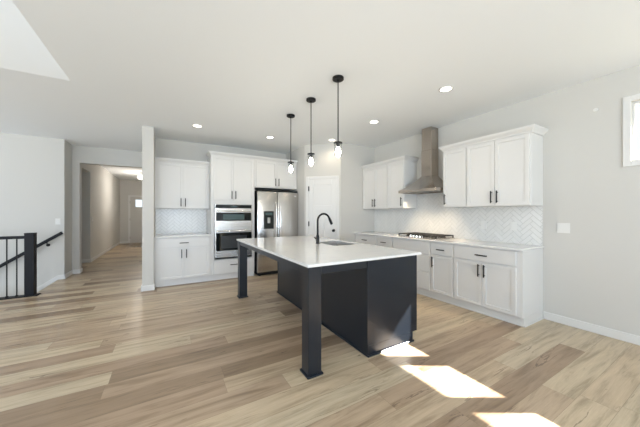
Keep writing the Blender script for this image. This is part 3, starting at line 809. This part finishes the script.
# ------------------------------------------------------------------ lamps
pend = None
for i, (py, lab) in enumerate(((2.365, 'black pendant light with clear glass shade nearest the viewer over the island'), (2.985, 'black pendant light with clear glass shade in the middle of three over the island'), (3.626, 'black pendant light with clear glass shade farthest back in front of the refrigerator'))):
    if pend is None:
        pend = thing('pendant_light', lab, 'pendant light', (1.61, py, H), 0, 'pendant lights over the island')
        MB().lathe([(0, -.001), (.062, -.001), (.062, -.022), (.056, -.027), (.012, -.030), (.012, -.045), (0, -.045)], n=36).build('ceiling_canopy', M_black, pend)
        MB().cyl((0, 0, -.044), (0, 0, -.70), .0058, n=12).build('rod', M_black, pend)
        MB().lathe([(0, -.695), (.012, -.695), (.014, -.702), (.047, -.706), (.047, -.716), (.020, -.718), (.020, -.755), (0, -.755)], n=32).build('socket_cap', M_black, pend)
        prof = [(.040, -.7165), (.0405, -.74), (.0405, -.80), (.041, -.845), (.0395, -.8455), (.039, -.80), (.039, -.74), (.0385, -.7165)]
        MB().lathe(prof, n=36, close=True).build('glass_shade', M_jar, pend)
        MB().lathe([(0, -.754), (.012, -.756), (.018, -.768), (.030, -.800), (.031, -.818), (.026, -.842), (.013, -.862), (0, -.867)], n=28).build('bulb', M_bulb, pend)
        ld_ = bpy.data.lights.new('pendant_lamp', 'POINT'); ld_.energy = 4; ld_.color = (1, .88, .70); ld_.shadow_soft_size = .03
        lo = bpy.data.objects.new('pendant_lamp', ld_); C.objects.link(lo); lo.parent = pend; lo.location = (0, 0, -.90)
    else:
        dup(pend, (1.61, py, H), lab, 'pendant lights over the island')
can = None
for cx_, cy_, lab in ((2.853, 1.926, 'round recessed ceiling downlight nearest the viewer, above the near right cabinets'), (2.877, 3.20, 'round recessed ceiling downlight in front of the range hood'),
                      (2.86, 4.415, 'round recessed ceiling downlight in front of the pantry door'), (1.722, 4.864, 'round recessed ceiling downlight in front of the refrigerator'), (.444, 4.844, 'round recessed ceiling downlight nearest the white wing wall, left of the others')):
    if can is None:
        can = thing('recessed_light', lab, 'ceiling light', (cx_, cy_, H), 0, 'recessed ceiling downlights')
        MB().lathe([(.060, -.002), (.074, -.001), (.082, -.004), (.080, -.009), (.062, -.010)], n=36, close=True).build('trim_ring', M_plate, can)
        MB().lathe([(0, -.003), (.061, -.003), (.061, -.007), (0, -.007)], n=36).build('diffuser', M_can, can)
        ld_ = bpy.data.lights.new('downlight_lamp', 'SPOT'); ld_.energy = 14; ld_.color = (1, .83, .62); ld_.spot_size = 2.6; ld_.spot_blend = .7; ld_.shadow_soft_size = .06
        lo = bpy.data.objects.new('downlight_lamp', ld_); C.objects.link(lo); lo.parent = can; lo.location = (0, 0, -.014)
    else:
        dup(can, (cx_, cy_, H), lab, 'recessed ceiling downlights')
hl = thing('ceiling_light', 'small ceiling light with a glowing frosted shade in the hall by the front door', 'ceiling light', (-.76, 11.5, H))
MB().lathe([(0, -.001), (.09, -.001), (.09, -.02), (.02, -.025), (.012, -.03), (.012, -.09), (0, -.09)], n=28).build('ceiling_canopy', M_nickel, hl)
MB().lathe([(0, -.085), (.10, -.09), (.15, -.12), (.17, -.17), (.13, -.23), (0, -.25)], n=32).build('shade', M_shade, hl)
ld_ = bpy.data.lights.new('hall_lamp', 'POINT'); ld_.energy = 34; ld_.color = (1, .93, .85); ld_.shadow_soft_size = .15
lo = bpy.data.objects.new('hall_lamp', ld_); C.objects.link(lo); lo.parent = hl; lo.location = (0, 0, -.60)

# ------------------------------------------------------------------ stair railing and handrail
rl = thing('stair_railing', 'black stair guard railing with a square newel post and thin balusters', 'railing', (-1.875, 5.93, 0))
m = MB(); m.box(-.055, .055, -.055, .055, .012, .985, .003); m.box(-.059, .059, -.059, .059, .985, 1.002, .006); m.build('newel_post', M_blackw, rl)
m = MB(); m.box(-2.6, -.0555, -.03, .03, .912, .957, .006, 2); m.build('top_rail', M_blackw, rl)
m = MB(); m.box(-2.6, .10, -.075, .075, .0005, .012, .003); m.build('bottom_rail', M_blackw, rl)
for k in range(10):
    x_ = -.152 - .1065 * k
    b_ = MB().box(x_ - .0065, x_ + .0065, -.0065, .0065, .0125, .9115).build('baluster', M_black, rl)
    MB().box(x_ - .016, x_ + .016, -.016, .016, .0125, .034, .005).build('shoe', M_black, b_)
hr = thing('wall_handrail', 'black sloping handrail on the white wall beside the stairs going down', 'handrail', (0, 7.03, 0))
sl = math.radians(35)
m = MB(); m.box(-2.4, 0, -.022, .022, -.055, 0, .006, 2); ro = m.build('rail', M_blackw, hr); ro.location = (-1.80, 0, .955); ro.rotation_euler = (0, -sl, 0)
for bxp in (-2.0, -3.2):
    zr = .955 - (-1.80 - bxp) * math.tan(sl) - .065
    m = MB(); m.tube([(bxp, .0, zr + .008), (bxp, .0, zr - .02), (bxp, .02, zr - .05), (bxp, .052, zr - .055)], .008, 10); m.cyl((bxp, .052, zr - .055), (bxp, .069, zr - .055), .028, n=20); m.build('bracket', M_black, hr)

# ------------------------------------------------------------------ small wall plates
def plate(name, label, cat, loc, rz, w, h, holes):
    t = thing(name, label, cat, loc, rz)
    m = MB(); m.box(-w / 2, w / 2, -.008, -.001, -h / 2, h / 2, .002); m.build('cover_plate', M_plate, t)
    for hx_ in holes:
        if cat == 'outlet':
            for z in (-.02, .02): MB().box(hx_ - .014, hx_ + .014, -.0105, -.0075, z - .013, z + .013, .003).build('socket', M_plate, t)
        else: MB().box(hx_ - .0165, hx_ + .0165, -.011, -.0075, -.033, .033, .002).build('rocker', M_plate, t)
plate('light_switch', 'white double light switch plate on the right wall past the end of the cabinets', 'switch', (XR, 1.225, 1.138), R90, .118, .118, (-.024, .024))
plate('light_switch', 'white light switch on the wall above the stair handrail', 'switch', (-1.863, 7.10, 1.152), 0, .075, .118, (0,))
plate('light_switch', 'white light switch on the left wall inside the hall', 'switch', (-1.77, 9.40, 1.16), PI / 2, .075, .118, (0,))
plate('wall_outlet', 'white outlet on the herringbone backsplash nearer the cooktop', 'outlet', (XR - .0085, 2.122, 1.14), R90, .075, .118, (0,))
plate('wall_outlet', 'white outlet on the herringbone backsplash nearer the cabinet end', 'outlet', (XR - .0085, 1.738, 1.14), R90, .075, .118, (0,))
cv = thing('wall_cover', 'tiny round white cover high on the right wall left of the window', 'cover', (XR, .956, 2.445), R90)
MB().cyl((0, -.001, 0), (0, -.010, 0), .021, .018, n=24).build('cover_disc', M_plate, cv)
